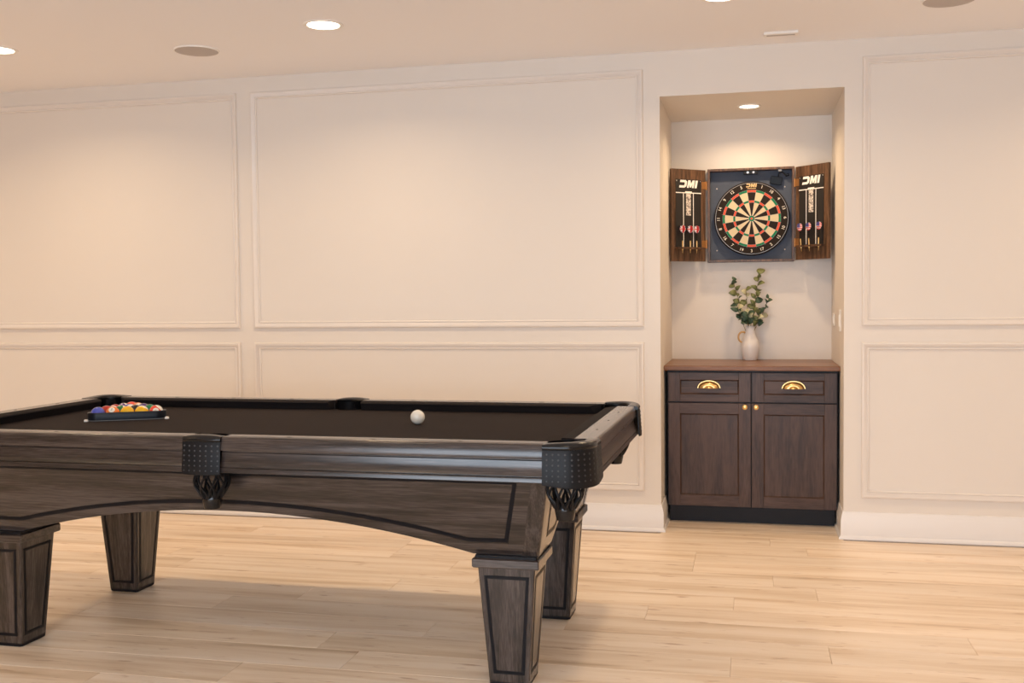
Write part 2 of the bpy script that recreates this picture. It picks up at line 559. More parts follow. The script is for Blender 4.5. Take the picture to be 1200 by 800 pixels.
for x, y, lb in ((-2.886, -0.683, 'round ceiling speaker grille left of the glowing downlight'), (0.885, -0.66, 'round ceiling speaker grille cut by the top edge at right')):
    t = thing('ceiling_speaker', lb, 'speaker', (x, y, ROOM_Z), 0, 'round ceiling speakers')
    MB().lathe([(0.0001, -0.006), (0.113, -0.006), (0.113, 0.0), (0.0001, 0.0)], seg=48).build('grille', 'grille', t)
    MB().lathe([(0.113, 0.0), (0.113, -0.007), (0.117, -0.007), (0.119, 0.0)], seg=48).build('rim', 'white_plastic', t, smooth=True)
t = thing('ceiling_plate', 'small white rectangular plate on the ceiling above the niche', 'ceiling plate', (0.152, -0.25, ROOM_Z))
MB().box(-0.085, 0.085, -0.03, 0.03, -0.014, 0).build('cover', 'white_plastic', t, bevel=0.003)
MB().box(-0.07, 0.07, -0.008, 0.008, -0.0155, -0.013).build('slot', 'grille', t)

# ------------------------------------------------------------------ pool table
A, B = 1.315, 0.673
ZT, ZB = 0.851, 0.811
TC = (-1.785, -1.967, 0)
table = thing('pool_table', 'dark stained wooden pool table with black cloth and leather net pockets', 'pool table', TC, math.radians(-0.7))

def arc(cx, cy, r, a0, a1, n):
    return [(cx + r * math.cos(math.radians(a0 + (a1 - a0) * i / n)), cy + r * math.sin(math.radians(a0 + (a1 - a0) * i / n))) for i in range(n + 1)]

# bed
PR = 0.062                                     # pocket hole radius
CPX, CPY = A - 0.098, B - 0.098                # corner pocket centre
SPY = B - 0.058                                # side pocket centre
bx, by = A - 0.09, B - 0.09
out = []
out += [(-bx, -CPY + PR * 0.99)]
def corner(sx, sy):
    pts = arc(CPX, CPY, PR, 90 + 8, 270 + 82, 10)      # inner side of hole for the +,+ corner (through 225 deg)
    pts = [(p * sx, q * sy) for p, q in pts]
    return pts
poly = []
poly += corner(-1, -1)[::-1]
poly += [(-PR, -by)] + [(PR * math.cos(math.radians(a)), -SPY + PR * math.sin(math.radians(a))) for a in range(150, 29, -20)] + [(PR, -by)]
poly += corner(1, -1)
poly += corner(1, 1)[::-1]
poly += [(PR, by)] + [(PR * math.cos(math.radians(a)), SPY - PR * math.sin(math.radians(a))) for a in range(30, 151, 20)] + [(-PR, by)]
poly += corner(-1, 1)
MB().prism(poly, ZB - 0.03, ZB, lambda p, q, h: (p, q, h)).build('bed_cloth', 'felt', table)

# rails. section coordinates (d inward from outer edge, z)
RSEC = [(0.006, 0.845), (0.008, 0.849), (0.012, 0.851), (0.078, 0.851), (0.078, 0.735), (0.070, 0.731), (0.000, 0.731), (-0.004, 0.733), (-0.0035, 0.745), (-0.002, 0.748),
        (0.003, 0.7495), (0.003, 0.7515), (-0.003, 0.753), (0.0015, 0.762), (0.0055, 0.773), (0.008, 0.785), (0.0095, 0.7985), (0.013, 0.8015), (0.013, 0.8035), (0.000, 0.8065), (-0.001, 0.811), (0.001, 0.826)]
CSEC = [(0.078, 0.8505), (0.121, 0.848), (0.127, 0.846), (0.130, 0.842), (0.124, 0.836), (0.112, 0.8112), (0.078, 0.8112)]
def make_rail(kind, sx, sy):
    """kind 'long' : side sy (-1 near, +1 far), half sx ; kind 'end' : side sx"""
    if kind == 'long':
        s0, s1 = 0.066, A - 0.147
        n0, n1 = 0.066, A - 0.13 - 0.072
        place = lambda s, d, z: (s * sx, sy * (B - d), z)
        mat = 'twx'
    else:
        s0, s1 = -(B - 0.163), B - 0.163
        n0, n1 = -(B - 0.13 - 0.072), B - 0.13 - 0.072
        place = lambda s, d, z: (sx * (A - d), s, z)
        mat = 'twy'
    r = MB().loft([[place(s, d, z) for d, z in RSEC] for s in (s0, s1)]).build('rail', mat, table, smooth=True)
    def endpos(dn, back, nose):
        f = (dn - 0.078) / 0.052
        return back + (nose - back) * f
    rings = [[place(endpos(d, s0 + (0 if kind == 'end' else 0.004), n0 if kind == 'end' else n0 + 0.012), d, z) for d, z in CSEC],
             [place(endpos(d, s1, n1), d, z) for d, z in CSEC]]
    MB().loft(rings).build('cushion', 'cushion', r, smooth=True)
    # sights
    if kind == 'long':
        ss = [(A - 0.13) * k / 4 for k in (1, 2, 3)]
    else:
        ss = [(B - 0.13) * k / 2 for k in (-1, 0, 1)]
    for s in ss:
        m = MB()
        q = [(s - 0.011, 0.042), (s, 0.0375), (s + 0.011, 0.042), (s, 0.0465)]
        m.loft([[place(a, d, z) for a, d in q] for z in (0.8505, 0.8514)])
        m.build('sight', 'sight', r)
for sx in (1, -1):
    for sy in (-1, 1):
        make_rail('long', sx, sy)
    make_rail('end', sx, 0)

# pockets
PSEC = [(-0.038, 0.846), (-0.036, 0.853), (-0.026, 0.858), (-0.008, 0.858), (0.002, 0.854), (0.007, 0.847), (0.008, 0.840), (0.006, 0.8365), (0.0045, 0.8355)]
def skirt_sec(zb):
    h = 0.836
    return [(0.0035, h), (0.006, h), (0.0075, h - 0.004), (0.011, (h + zb) / 2), (0.0145, zb + 0.006), (0.0135, zb), (0.010, zb), (0.0035, h - 0.02)]
def sweep_path(path, secf):
    rings = []
    n = len(path)
    for i, (p, nn) in enumerate(path):
        t = i / (n - 1)
        rings.append([(p[0] + nn[0] * d, p[1] + nn[1] * d, z) for d, z in secf(t)])
    return MB().loft(rings)
def make_pocket(kind, sx, sy):
    t = bpy.data.objects.new('pocket', None)
    t.parent = table
    COL.objects.link(t)
    if kind == 'corner':
        R = 0.098
        cx, cy = A - R, B - R
        loc = []
        for k in range(5):
            loc.append(((A - 0.150 + (0.150 - R) * k / 5, B), (0, 1)))
        for k in range(15):
            a = math.radians(90 - 90 * k / 14)
            loc.append(((cx + R * math.cos(a), cy + R * math.sin(a)), (math.cos(a), math.sin(a))))
        for k in range(1, 6):
            loc.append(((A, B - R - (0.166 - R) * k / 5), (1, 0)))
        dip = 0.010
        hx, hy = CPX, CPY
    else:
        loc = []
        for k in range(13):
            x = -0.069 + 0.138 * k / 12
            loc.append(((x, B + 0.006 * (1 - (x / 0.069) ** 2)), (x * 1.2, 1)))
        dip = 0.003
        hx, hy = 0.0, SPY
    path = [((p[0] * sx, p[1] * sy), (n[0] * sx, n[1] * sy)) for p, n in loc]
    hx *= sx
    hy *= sy
    def iron(u):
        g_ = max(0.0, math.sin(PI * u)) ** 0.6
        return [(d, z - (1 - g_) * max(0.0, z - 0.8522)) for d, z in PSEC] + [(-0.03, 0.8355)]
    sweep_path(path, iron).build('pocket_iron', 'gloss_black', t, smooth=True)
    zb = lambda u: 0.727 - dip * math.sin(PI * u)
    sk = sweep_path(path, lambda u: skirt_sec(zb(u))).build('leather_skirt', 'leather', t, smooth=True)
    # embossed studs, one joined piece on the skirt
    m = MB()
    L = len(path)
    ncol = 13 if kind == 'corner' else 7
    for c in range(ncol):
        u = 0.06 + 0.88 * c / (ncol - 1)
        fi = u * (L - 1)
        i = min(int(fi), L - 2)
        f = fi - i
        p = [path[i][0][k] * (1 - f) + path[i + 1][0][k] * f for k in (0, 1)]
        n = Vector([path[i][1][k] * (1 - f) + path[i + 1][1][k] * f for k in (0, 1)]).normalized()
        tx = Vector((-n.y, n.x))
        for rr in range(6):
            z = 0.822 - rr * 0.0165
            d = 0.0078 + (0.832 - z) / 0.10 * 0.0062
            base = Vector((p[0] + n.x * d, p[1] + n.y * d, z))
            ring = [base + Vector((tx.x * math.cos(a), tx.y * math.cos(a), math.sin(a))) * 0.0046 - Vector((n.x, n.y, 0)) * 0.001 for a in [k * PI / 3 for k in range(6)]]
            tip = base + Vector((n.x, n.y, 0)) * 0.0026
            m.add(ring + [tip], [(k, (k + 1) % 6, 6) for k in range(6)])
    m.build('embossed_studs', 'stud', sk, smooth='all', kind='stuff')
    # liner seen down the hole
    r0 = PR - 0.003
    MB().lathe([(r0, 0.848 if kind == 'side' else 0.846), (r0 - 0.002, 0.79), (r0 - 0.008, 0.722), (r0 - 0.011, 0.722), (r0 - 0.005, 0.79), (r0 - 0.004, 0.844)], (hx, hy, 0), 28).build('pocket_liner', 'gloss_black', t, smooth=True)
    # net of leather strips and the cup below
    m = MB()
    ns = 9
    prof = lambda u: (0.050 + 0.018 * math.sin(PI * min(1, u * 1.05)) ** 1.3 - 0.020 * u, 0.728 - 0.090 * u)
    for k in range(ns):
        for s in (1, -1):
            pts = []
            for i in range(9):
                u = i / 8
                rr, z = prof(u)
                a = 2 * PI * (k / ns) + s * u * 2 * PI / ns * 1.0
                pts.append((hx + rr * math.cos(a), hy + rr * math.sin(a), z))
            m.tube(pts, [0.0042] * 6 + [0.006, 0.008, 0.006], 5)
    m.build('net', 'leather', t, smooth=True)
    MB().lathe([(0.029, 0.650), (0.034, 0.640), (0.034, 0.630), (0.029, 0.606), (0.027, 0.600), (0.0001, 0.600), (0.0001, 0.604), (0.025, 0.605), (0.027, 0.645)], (hx, hy, 0), 24).build('cup', 'gloss_black', t, smooth=True)
for sx in (1, -1):
    for sy in (-1, 1):
        make_pocket('corner', sx, sy)
for sy in (-1, 1):
    make_pocket('side', 1, sy)

# aprons, leaning inwards towards the floor
ZA1, ZA0 = 0.733, 0.450
def lean(z):
    return (z - 0.45) / 0.27
def apron(kind, s):
    if kind == 'side':
        half_b, half_t, fl, mid = 1.052, 1.052 + 0.050 * lean(ZA1), 0.882, 0.568
        out_d = lambda z: 0.468 + 0.083 * lean(z)
        place = lambda p, z, off: (p, s * (out_d(z) + off), z)
        mat = 'twx'
        inl = [(1.046, 0.708), (1.000, 0.502), (0.868, 0.500)]
        imid, ifl = 0.602, 0.868
    else:
        half_b, half_t, fl, mid = 0.416, 0.416 + 0.083 * lean(ZA1), 0.247, 0.560
        out_d = lambda z: 1.105 + 0.050 * lean(z)
        place = lambda p, z, off: (s * (out_d(z) + off), p, z)
        mat = 'twy'
        inl = [(0.425, 0.708), (0.366, 0.502), (0.236, 0.500)]
        imid, ifl = 0.598, 0.236
    n = 24
    lower = []
    for i in range(n + 1):
        p = -fl + 2 * fl * i / n
        lower.append((p, mid - (mid - ZA0) * (p / fl) ** 2))
    pol = [(-half_t, ZA1), (-half_b, ZA0)] + lower + [(half_b, ZA0), (half_t, ZA1)]
    # build as vertical strips so that arch stays clean
    m = MB()
    xs = [-half_b] + [p for p, z in lower] + [half_b]
    zs = [ZA0] + [z for p, z in lower] + [ZA0]
    def up_x(p):
        return p * half_t / half_b
    front_t, front_b, back_t, back_b = [], [], [], []
    for p, z in zip(xs, zs):
        f = (z - ZA0) / (ZA1 - ZA0)
        pb = p
        front_t.append(place(up_x(p), ZA1, 0)); front_b.append(place(pb, z, 0))
        back_t.append(place(up_x(p), ZA1, -0.025)); back_b.append(place(pb, z, -0.025))
    m.loft([front_t, front_b, back_b, back_t], close=False, caps=False)
    m.add(front_t + back_t, [(i, i + 1, len(xs) + i + 1, len(xs) + i) for i in range(len(xs) - 1)])
    k = len(xs) - 1
    m.add([front_t[0], front_b[0], back_b[0], back_t[0]], [(0, 1, 2, 3)])
    m.add([front_t[k], front_b[k], back_b[k], back_t[k]], [(0, 1, 2, 3)])
    ap = m.build('apron', mat, table, weld=True)
    # black inlay line
    path = [inl[0], inl[1]]
    for i in range(n + 1):
        p = ifl - 2 * ifl * i / n
        path.append((p, imid - (imid - inl[2][1]) * (p / ifl) ** 2))
    path += [(-inl[1][0], inl[1][1]), (-inl[0][0], inl[0][1])]
    wd = 0.0072
    L = len(path)
    m = MB()
    rings = []
    for i in range(L):
        a, c = Vector(path[(i - 1) % L]), Vector(path[(i + 1) % L])
        p = Vector(path[i])
        d1 = (p - a).normalized(); d2 = (c - p).normalized()
        n1 = Vector((-d1.y, d1.x)); n2 = Vector((-d2.y, d2.x))
        nn = (n1 + n2).normalized()
        q = wd / max(0.35, nn.dot(n1))
        i0, i1 = p + nn * q, p - nn * q
        rings.append([place(i0.x, i0.y, -0.002), place(i0.x, i0.y, 0.0012), place(i1.x, i1.y, 0.0012), place(i1.x, i1.y, -0.002)])
    rings.append(rings[0])
    m.loft(rings, close=True, caps=False)
    m.build('inlay_line', 'inlay', ap)
for s in (-1, 1):
    apron('side', s)
    apron('end', s)
# corner posts
for sx in (-1, 1):
    for sy in (-1, 1):
        rings = []
        for z in (ZA0, ZA1):
            x1, y1 = 1.105 + 0.050 * lean(z) + 0.002, 0.468 + 0.083 * lean(z) + 0.002
            x0, y0 = x1 - 0.056, y1 - 0.056
            rc = 0.012
            pts = [(x0, y0), (x1, y0)] + arc(x1 - rc, y1 - rc, rc, 0, 90, 5) + [(x0, y1)]
            rings.append([(p * sx, q * sy, z) for p, q in pts])
        MB().loft(rings).build('corner_post', 'twz', table, smooth=True)
# unseen black box added below the cloth to block light
MB().box(-A + 0.05, A - 0.05, -0.55, 0.55, 0.735, 0.781).build('light_block_box', 'inlay', table)
# legs
def make_leg(sx, sy):
    cx, cy = (0.998 if sx > 0 else 0.976) * sx, (0.384 if sy < 0 else 0.366) * sy
    def sq(h, z, c):
        return [(cx + p * h + 0, cy + q * h, z) for p, q in ((-1 + c / h, -1), (1 - c / h, -1), (1, -1 + c / h), (1, 1 - c / h), (1 - c / h, 1), (-1 + c / h, 1), (-1, 1 - c / h), (-1, -1 + c / h))]
    HT, HB, ZT_, ZB_ = 0.098, 0.0695, 0.410, 0.014
    leg = MB().loft([sq(HB, ZB_, 0.004), sq(HT, ZT_, 0.004)]).build('leg', 'twz', table)
    MB().loft([sq(0.112, 0.410, 0.003), sq(0.1145, 0.414, 0.003), sq(0.1145, 0.438, 0.003), sq(0.110, 0.442, 0.003)]).build('leg_cap', 'twx', leg)
    MB().loft([sq(0.105, 0.440, 0.003), sq(0.105, 0.4505, 0.003)]).build('shadow_gap', 'inlay', leg)
    MB().loft([sq(0.064, 0.0, 0.008), sq(0.069, 0.004, 0.006), sq(0.0695, 0.014, 0.004)]).build('foot', 'inlay', leg)
    hz = lambda z: HB + (HT - HB) * (z - ZB_) / (ZT_ - ZB_)
    zt, zb, ins, wd = 0.376, 0.048, 0.024, 0.0058
    for face in range(4):
        a = face * PI / 2
        ca, sa = math.cos(a), math.sin(a)
        def P(s, z, off):
            n = hz(z) + off
            return (cx + ca * s + sa * n, cy + sa * s - ca * n, z)
        wt, wb = hz(zt) - ins, hz(zb) - ins
        o_, i_ = [], []
        outer = [(-wt - wd, zt + wd), (wt + wd, zt + wd), (wb + wd, zb - wd), (-wb - wd, zb - wd)]
        inner = [(-wt + wd, zt - wd), (wt - wd, zt - wd), (wb - wd, zb + wd), (-wb + wd, zb + wd)]
        rings = []
        for k in (0, 1, 2, 3, 0):
            rings.append([P(*outer[k], -0.002), P(*outer[k], 0.001), P(*inner[k], 0.001), P(*inner[k], -0.002)])
        MB().loft(rings, close=True, caps=False).build('inlay_line', 'inlay', leg)
for sx in (1, -1):
    for sy in (-1, 1):
        make_leg(sx, sy)

# ------------------------------------------------------------------ balls and rack
BR = 0.0286
ball_cols = {1: (0.80, 0.46, 0.012), 2: (0.055, 0.085, 0.48), 3: (0.72, 0.055, 0.018), 4: (0.075, 0.03, 0.19), 5: (0.80, 0.19, 0.02),
             6: (0.006, 0.16, 0.055), 7: (0.42, 0.022, 0.016), 8: (0.008, 0.008, 0.008)}
names = {1: 'yellow', 2: 'blue', 3: 'red', 4: 'purple', 5: 'orange', 6: 'green', 7: 'maroon'}
def ball_mat(n):
    m, nt, bs = new_mat('ball_%d' % n)
    bs.inputs['Roughness'].default_value = 0.12
    bs.inputs['Coat Weight'].default_value = 0.3
    if n == 0:
        bs.inputs['Base Color'].default_value = (0.78, 0.76, 0.68, 1)
        return m
    col = ball_cols[n if n <= 8 else n - 8]
    if n <= 8:
        bs.inputs['Base Color'].default_value = (*col, 1)
        return m
    tc = N(nt, 'ShaderNodeTexCoord')
    sp = N(nt, 'ShaderNodeSeparateXYZ')
    nt.links.new(tc.outputs['Object'], sp.inputs[0])
    ab = N(nt, 'ShaderNodeMath', operation='ABSOLUTE')
    nt.links.new(sp.outputs['Z'], ab.inputs[0])
    lt = N(nt, 'ShaderNodeMath', operation='LESS_THAN')
    lt.inputs[1].default_value = BR * 0.55
    nt.links.new(ab.outputs[0], lt.inputs[0])
    mx = N(nt, 'ShaderNodeMix', data_type='RGBA')
    mx.inputs[6].default_value = (0.80, 0.76, 0.66, 1)
    mx.inputs[7].default_value = (*col, 1)
    nt.links.new(lt.outputs[0], mx.inputs[0])
    nt.links.new(mx.outputs[2], bs.inputs['Base Color'])
    return m
M['spot'] = simple('number_spot_white', (0.82, 0.78, 0.68), 0.15)
def sphere_mesh(r, seg=32, rings=16):
    m = MB()
    prof = [(max(1e-5, r * math.sin(PI * i / rings)), -r * math.cos(PI * i / rings)) for i in range(rings + 1)]
    m.lathe(prof, seg=seg)
    return m
def make_ball(n, x, y, z, rot, label, group=None):
    M['ballm'] = ball_mat(n)
    o = sphere_mesh(BR).build('cue_ball' if n == 0 else 'billiard_ball', 'ballm', None, smooth='all', weld=True)
    o.location = (x, y, z + BR)
    o.rotation_euler = rot
    tag(o, label, 'ball', group)
    if n:
        a0 = 0.46
        prof = [(1e-5, 0)]
        m = MB()
        m.lathe([(max(1e-5, (BR + 0.0002) * math.sin(a0 * k / 4)), (BR + 0.0002) * math.cos(a0 * k / 4)) for k in range(5)], seg=20)
        m.v = [(p[0], -p[2], p[1]) for p in m.v]      # towards local -y
        sp = m.build('number_spot', 'spot', o, smooth='all')
        mat = Matrix.Translation((0, -(BR + 0.0004), 0)) @ Matrix.Rotation(PI / 2, 4, 'X')
        text_mesh(str(n), 0.013 if n < 10 else 0.011, 'numeral', 'inlay', sp, mat, 0.0003)
    return o
bl = lambda n: ('solid ' + names[n] if n < 8 else 'striped white and ' + names[n - 8]) if n != 8 else 'black'
make_ball(0, -1.284, -1.880, ZB, (0, 0, 0), 'white cue ball alone on the black cloth')
RA = math.radians(28)
RC = Vector((-2.562, -1.893))        # middle of the front row of balls
ux, uy = Vector((math.cos(RA), math.sin(RA))), Vector((-math.sin(RA), math.cos(RA)))
rows = [[2, 5, 1, 9, 11], [7, 14, 8, 6], [15, 10, 4], [12, 13], [3]]
rots = {2: (0.5, 0.3, 2.6), 5: (-0.75, 0.35, 0.1), 1: (2.2, 0.2, 0.5), 9: (0.55, 0.35, 2.3), 11: (-0.35, 0.75, 0.25), 8: (2.0, 0, 1), 14: (1.2, 0.3, 2.0), 13: (1.4, 0.2, 1.0),
        12: (0.9, 0.5, 2.0), 15: (1.5, 1.0, 0), 10: (1.3, 0.2, 1)}
rowname = ['in the front row of the rack', 'in the second row of the rack', 'in the third row of the rack', 'in the fourth row of the rack', 'at the far tip of the rack']
gap = 2 * BR + 0.0006
for r, rowl in enumerate(rows):
    for k, n in enumerate(rowl):
        p = RC + ux * (k - (len(rowl) - 1) / 2) * gap + uy * r * gap * math.sqrt(3) / 2
        make_ball(n, p.x, p.y, ZB, rots.get(n, (rng.uniform(0, 3), rng.uniform(0, 1), rng.uniform(0, 6))), bl(n) + ' pool ball ' + rowname[r], 'racked pool balls')
# triangle
rack = thing('ball_rack', 'black plastic triangle rack around the pool balls', 'rack', (RC.x, RC.y, ZB), RA)
s5 = 4 * gap
tri = [(-s5 / 2, 0), (s5 / 2, 0), (0, s5 * math.sqrt(3) / 2)]
def tri_loop(off):
    pts = []
    for i, (cx, cy) in enumerate(tri):
        a0 = [150, 270, 30][i]
        for k in range(7):
            a = math.radians(a0 + 120 * k / 6)
            pts.append((cx + off * math.cos(a), cy + off * math.sin(a)))
    return pts
RI, RO = BR + 0.001, BR + 0.012
MB().loft([[(p, q, z) for p, q in tri_loop(o)] for o, z in ((RI, 0.004), (RI, 0.034), (RI + 0.003, 0.036), (RO, 0.036), (RO + 0.001, 0.034), (RO, 0.004), (RI, 0.004))], close=True, caps=False).build('frame', 'rack', rack, smooth=True)
MB().loft([[(p, q, z) for p, q in tri_loop(o)] for o, z in ((RI, 0.002), (RI, 0.0045), (RO + 0.005, 0.0045), (RO + 0.005, 0.002), (RI, 0.002))], close=True, caps=False).build('base_lip', 'rack_lip', rack)
for (cx, cy), a in zip(tri, (210, 330, 90)):
    ca, sa = math.cos(math.radians(a)), math.sin(math.radians(a))
    MB().lathe([(1e-5, 0), (0.009, 0), (0.009, 0.006), (0.006, 0.009), (1e-5, 0.009)], (cx + ca * (RO + 0.010), cy + sa * (RO + 0.010), 0), 14).build('corner_glide', 'white_plastic', rack, smooth=True)

# ------------------------------------------------------------------ base cabinet in the niche
cab = thing('base_cabinet', 'dark stained shaker base cabinet with brass hardware standing in the niche', 'cabinet', (0.004, 0.225, 0))
FD = 0.62
b = MB()
b.box(-0.470, 0.470, 0.021, FD, 0.105, 0.885)
b.build('carcass', 'kdark', cab)
MB().box(-0.462, 0.462, 0.085, FD, 0.0, 0.105).build('toe_kick', 'kdark', cab)
def shaker(name, x0, x1, z0, z1, st, sz):
    fr = bpy.data.objects.new(name, None)
    fr.parent = cab
    COL.objects.link(fr)
    MB().box(x0, x0 + st, 0, 0.020, z0, z1).build('stile', 'kwz', fr, bevel=0.0012)
    MB().box(x1 - st, x1, 0, 0.020, z0, z1).build('stile', 'kwz', fr, bevel=0.0012)
    MB().box(x0 + st, x1 - st, 0.0, 0.020, z0, z0 + sz).build('rail_lower', 'kwx', fr, bevel=0.0012)
    MB().box(x0 + st, x1 - st, 0.0, 0.020, z1 - sz, z1).build('rail_upper', 'kwx', fr, bevel=0.0012)
    # sloped inner edge and flat centre panel
    m = MB()
    a = [(x0 + st, z0 + sz), (x1 - st, z0 + sz), (x1 - st, z1 - sz), (x0 + st, z1 - sz)]
    c = 0.007
    bpt = [(x0 + st + c, z0 + sz + c), (x1 - st - c, z0 + sz + c), (x1 - st - c, z1 - sz - c), (x0 + st + c, z1 - sz - c)]
    vs = [(p, 0.0015, q) for p, q in a] + [(p, 0.010, q) for p, q in bpt] + [(p, 0.019, q) for p, q in a]
    m.add(vs, [(0, 1, 5, 4), (1, 2, 6, 5), (2, 3, 7, 6), (3, 0, 4, 7), (4, 5, 6, 7), (8, 9, 10, 11), (0, 1, 9, 8), (1, 2, 10, 9), (2, 3, 11, 10), (3, 0, 8, 11)])
    m.build('center_panel', 'kwz' if z1 - z0 > 0.3 else 'kwx', fr)
    return fr
for i, (x0, x1) in enumerate(((-0.464, -0.003), (0.003, 0.464))):
    dw = shaker('drawer', x0, x1, 0.706, 0.872, 0.066, 0.042)
    dr = shaker('door', x0, x1, 0.106, 0.698, 0.066, 0.062)
    # cup pull
    cx = (x0 + x1) / 2 - 0.002
    cz = 0.787
    m = MB()
    rings = []
    for sc_, yy in ((1.0, 0.010), (1.0, 0.000), (0.985, -0.006), (0.94, -0.012), (0.86, -0.017), (0.74, -0.021), (0.56, -0.0235), (0.30, -0.0245)):
        rings.append([(cx + 0.057 * sc_ * math.cos(PI * k / 20), yy, cz - 0.004 + 0.037 * sc_ * math.sin(PI * k / 20)) for k in range(21)])
    m.loft(rings, close=False, caps=False)
    m.add(rings[-1], [tuple(range(21))])
    pl = m.build('cup_pull', 'brass', dw, smooth='all')
    sol = pl.modifiers.new('solid', 'SOLIDIFY')
    sol.thickness = 0.002
    rings = []
    for ro, yy in ((0.0, 0.010), (0.0, 0.005), (0.002, 0.003), (0.006, 0.003), (0.0075, 0.006), (0.0075, 0.010)):
        rings.append([(cx + (0.058 + ro) * math.cos(PI * k / 20), yy, cz - 0.004 + (0.038 + ro) * math.sin(PI * k / 20)) for k in range(21)])
    MB().loft(rings, close=False, caps=False).build('pull_rim', 'brass', dw, smooth=True)
    # knob
    kx = -0.035 if i == 0 else 0.027
    MB().lathe([(1e-5, -0.026), (0.010, -0.026), (0.0145, -0.023), (0.0150, -0.018), (0.011, -0.013), (0.006, -0.010), (0.006, -0.003), (0.009, 0.0), (1e-5, 0.0)], (kx, 0, 0.679), 24, 'y').build('knob', 'brass', dr, smooth=True)
ct = MB().box(-0.4840, 0.4840, 0.200, ND - 0.001, 0.885, 0.912).build('countertop', 'counter', None, bevel=0.003)
tag(ct, 'dark brown wooden countertop on the base cabinet in the niche', 'countertop')

# light switches on the niche's right side
for (yc, zc, hy, hz, lb) in ((0.655, 1.160, 0.050, 0.036, 'small white plate on the niche side wall, further back'), (0.215, 1.165, 0.038, 0.060, 'taller white light switch on the niche side wall, nearer the room')):
    t = thing('light_switch', lb, 'light switch', (NX1, yc, zc), 0, 'switches in the niche')
    MB().box(-0.006, 0.0, -hy, hy, -hz, hz).build('plate', 'white_plastic', t, bevel=0.002)
    MB().box(-0.010, -0.005, -hy * 0.45, hy * 0.45, -hz * 0.55, hz * 0.55).build('rocker', 'white_plastic', t, bevel=0.001)

# ------------------------------------------------------------------ dartboard cabinet
DZ0, DZ1, DY0, DY1 = 1.516, 2.090, 0.785, 0.8655
dcab = thing('dartboard_cabinet', 'open dark wooden dartboard cabinet with two doors hung in the niche', 'dartboard cabinet', (0.002, DY1, DZ0))
H = DZ1 - DZ0
dep = DY1 - DY0
hw = 0.260
tk = 0.014
MB().box(-hw, -hw + tk, -dep, 0, 0, H).build('side_panel', 'dartwood', dcab, bevel=0.001)
MB().box(hw - tk, hw, -dep, 0, 0, H).build('side_panel', 'dartwood', dcab, bevel=0.001)
MB().box(-hw + tk, hw - tk, -dep, 0, H - tk, H).build('top_panel', 'dartwood', dcab, bevel=0.001)
MB().box(-hw + tk, hw - tk, -dep, 0, 0, tk).build('bottom_panel', 'dartwood', dcab, bevel=0.001)
bk = MB().box(-hw + tk, hw - tk, -0.012, -0.002, tk, H - tk).build('back_panel', 'slate', dcab, label='slate blue lining')
for sx in (-1, 1):
    for z in (0.075, H - 0.115):
        MB().lathe([(1e-5, -0.0135), (0.004, -0.0135), (0.0048, -0.0115), (1e-5, -0.0115)], (sx * 0.205, 0, z), 12, 'y').build('screw', 'grille', bk, smooth=True)
# magnetic catch at the top
mc = MB().box(-0.042, 0.042, -dep + 0.012, -dep + 0.040, H - tk - 0.024, H - tk).build('magnetic_catch', 'gloss_black', dcab, bevel=0.002)
for sx in (-1, 1):
    MB().lathe([(1e-5, -dep + 0.008), (0.007, -dep + 0.008), (0.008, -dep + 0.0121), (1e-5, -dep + 0.0121)], (sx * 0.017, 0, H - tk - 0.013), 14, 'y').build('magnet', 'chrome', mc, smooth=True)
# battery box with lead, upper right
bb = MB().box(-0.035, 0.035, -0.012, 0.012, -0.024, 0.024).build('battery_box', 'rack', dcab, bevel=0.003)
bb.location = (0.152, -0.030, H - 0.078)
bb.rotation_euler = (0, math.radians(12), 0)
MB().tube([(0.165, -0.040, H - 0.055), (0.170, -0.045, H - 0.035), (0.185, -0.048, H - 0.028), (0.200, -0.050, H - 0.040), (0.212, -0.050, H - 0.055), (0.228, -0.045, H - 0.050), (0.225, -0.04, H - 0.040), (0.205, -0.04, H - 0.043)], 0.0035, 6).build('cable', 'gloss_black', dcab, smooth=True)
MB().box(0.165, 0.185, -0.06, -0.045, H - tk - 0.010, H - tk).build('cable_clip', 'white_plastic', dcab, bevel=0.001)

def logo_mesh(scale, slant=0.22):
    gl = [[(0, 1), (0.85, 1), (1.12, 0.8), (1.12, 0.2), (0.85, 0), (0, 0), (0, 0.3), (0.70, 0.3), (0.78, 0.38), (0.78, 0.62), (0.70, 0.7), (0, 0.7)],
          [(1.26, 0), (1.26, 1), (1.62, 1), (1.80, 0.52), (1.98, 1), (2.34, 1), (2.34, 0), (2.06, 0), (2.06, 0.52), (1.90, 0.06), (1.70, 0.06), (1.54, 0.52), (1.54, 0)],
          [(2.48, 0), (2.48, 1), (2.82, 1), (2.82, 0)]]
    m = MB()
    for g in gl:
        m.prism([((p + slant * q - 1.52) * scale, (q - 0.5) * scale) for p, q in g], 0.0, -0.0008, lambda p, q, h: (p, h, q))
    return m

M['strip'] = simple('score_strip', (0.62, 0.57, 0.52), 0.6)
def strip_mat():
    m, nt, bs = new_mat('score_strip_print')
    tc = N(nt, 'ShaderNodeTexCoord')
    nz = N(nt, 'ShaderNodeTexNoise')
    nz.inputs['Scale'].default_value = 160
    nt.links.new(tc.outputs['Object'], nz.inputs['Vector'])
    r = ramp(nt, [(0.44, (0.16, 0.13, 0.12)), (0.52, (0.66, 0.60, 0.54))])
    nt.links.new(nz.outputs['Fac'], r.inputs[0])
    nt.links.new(r.outputs[0], bs.inputs['Base Color'])
    return m
M['strip'] = strip_mat()

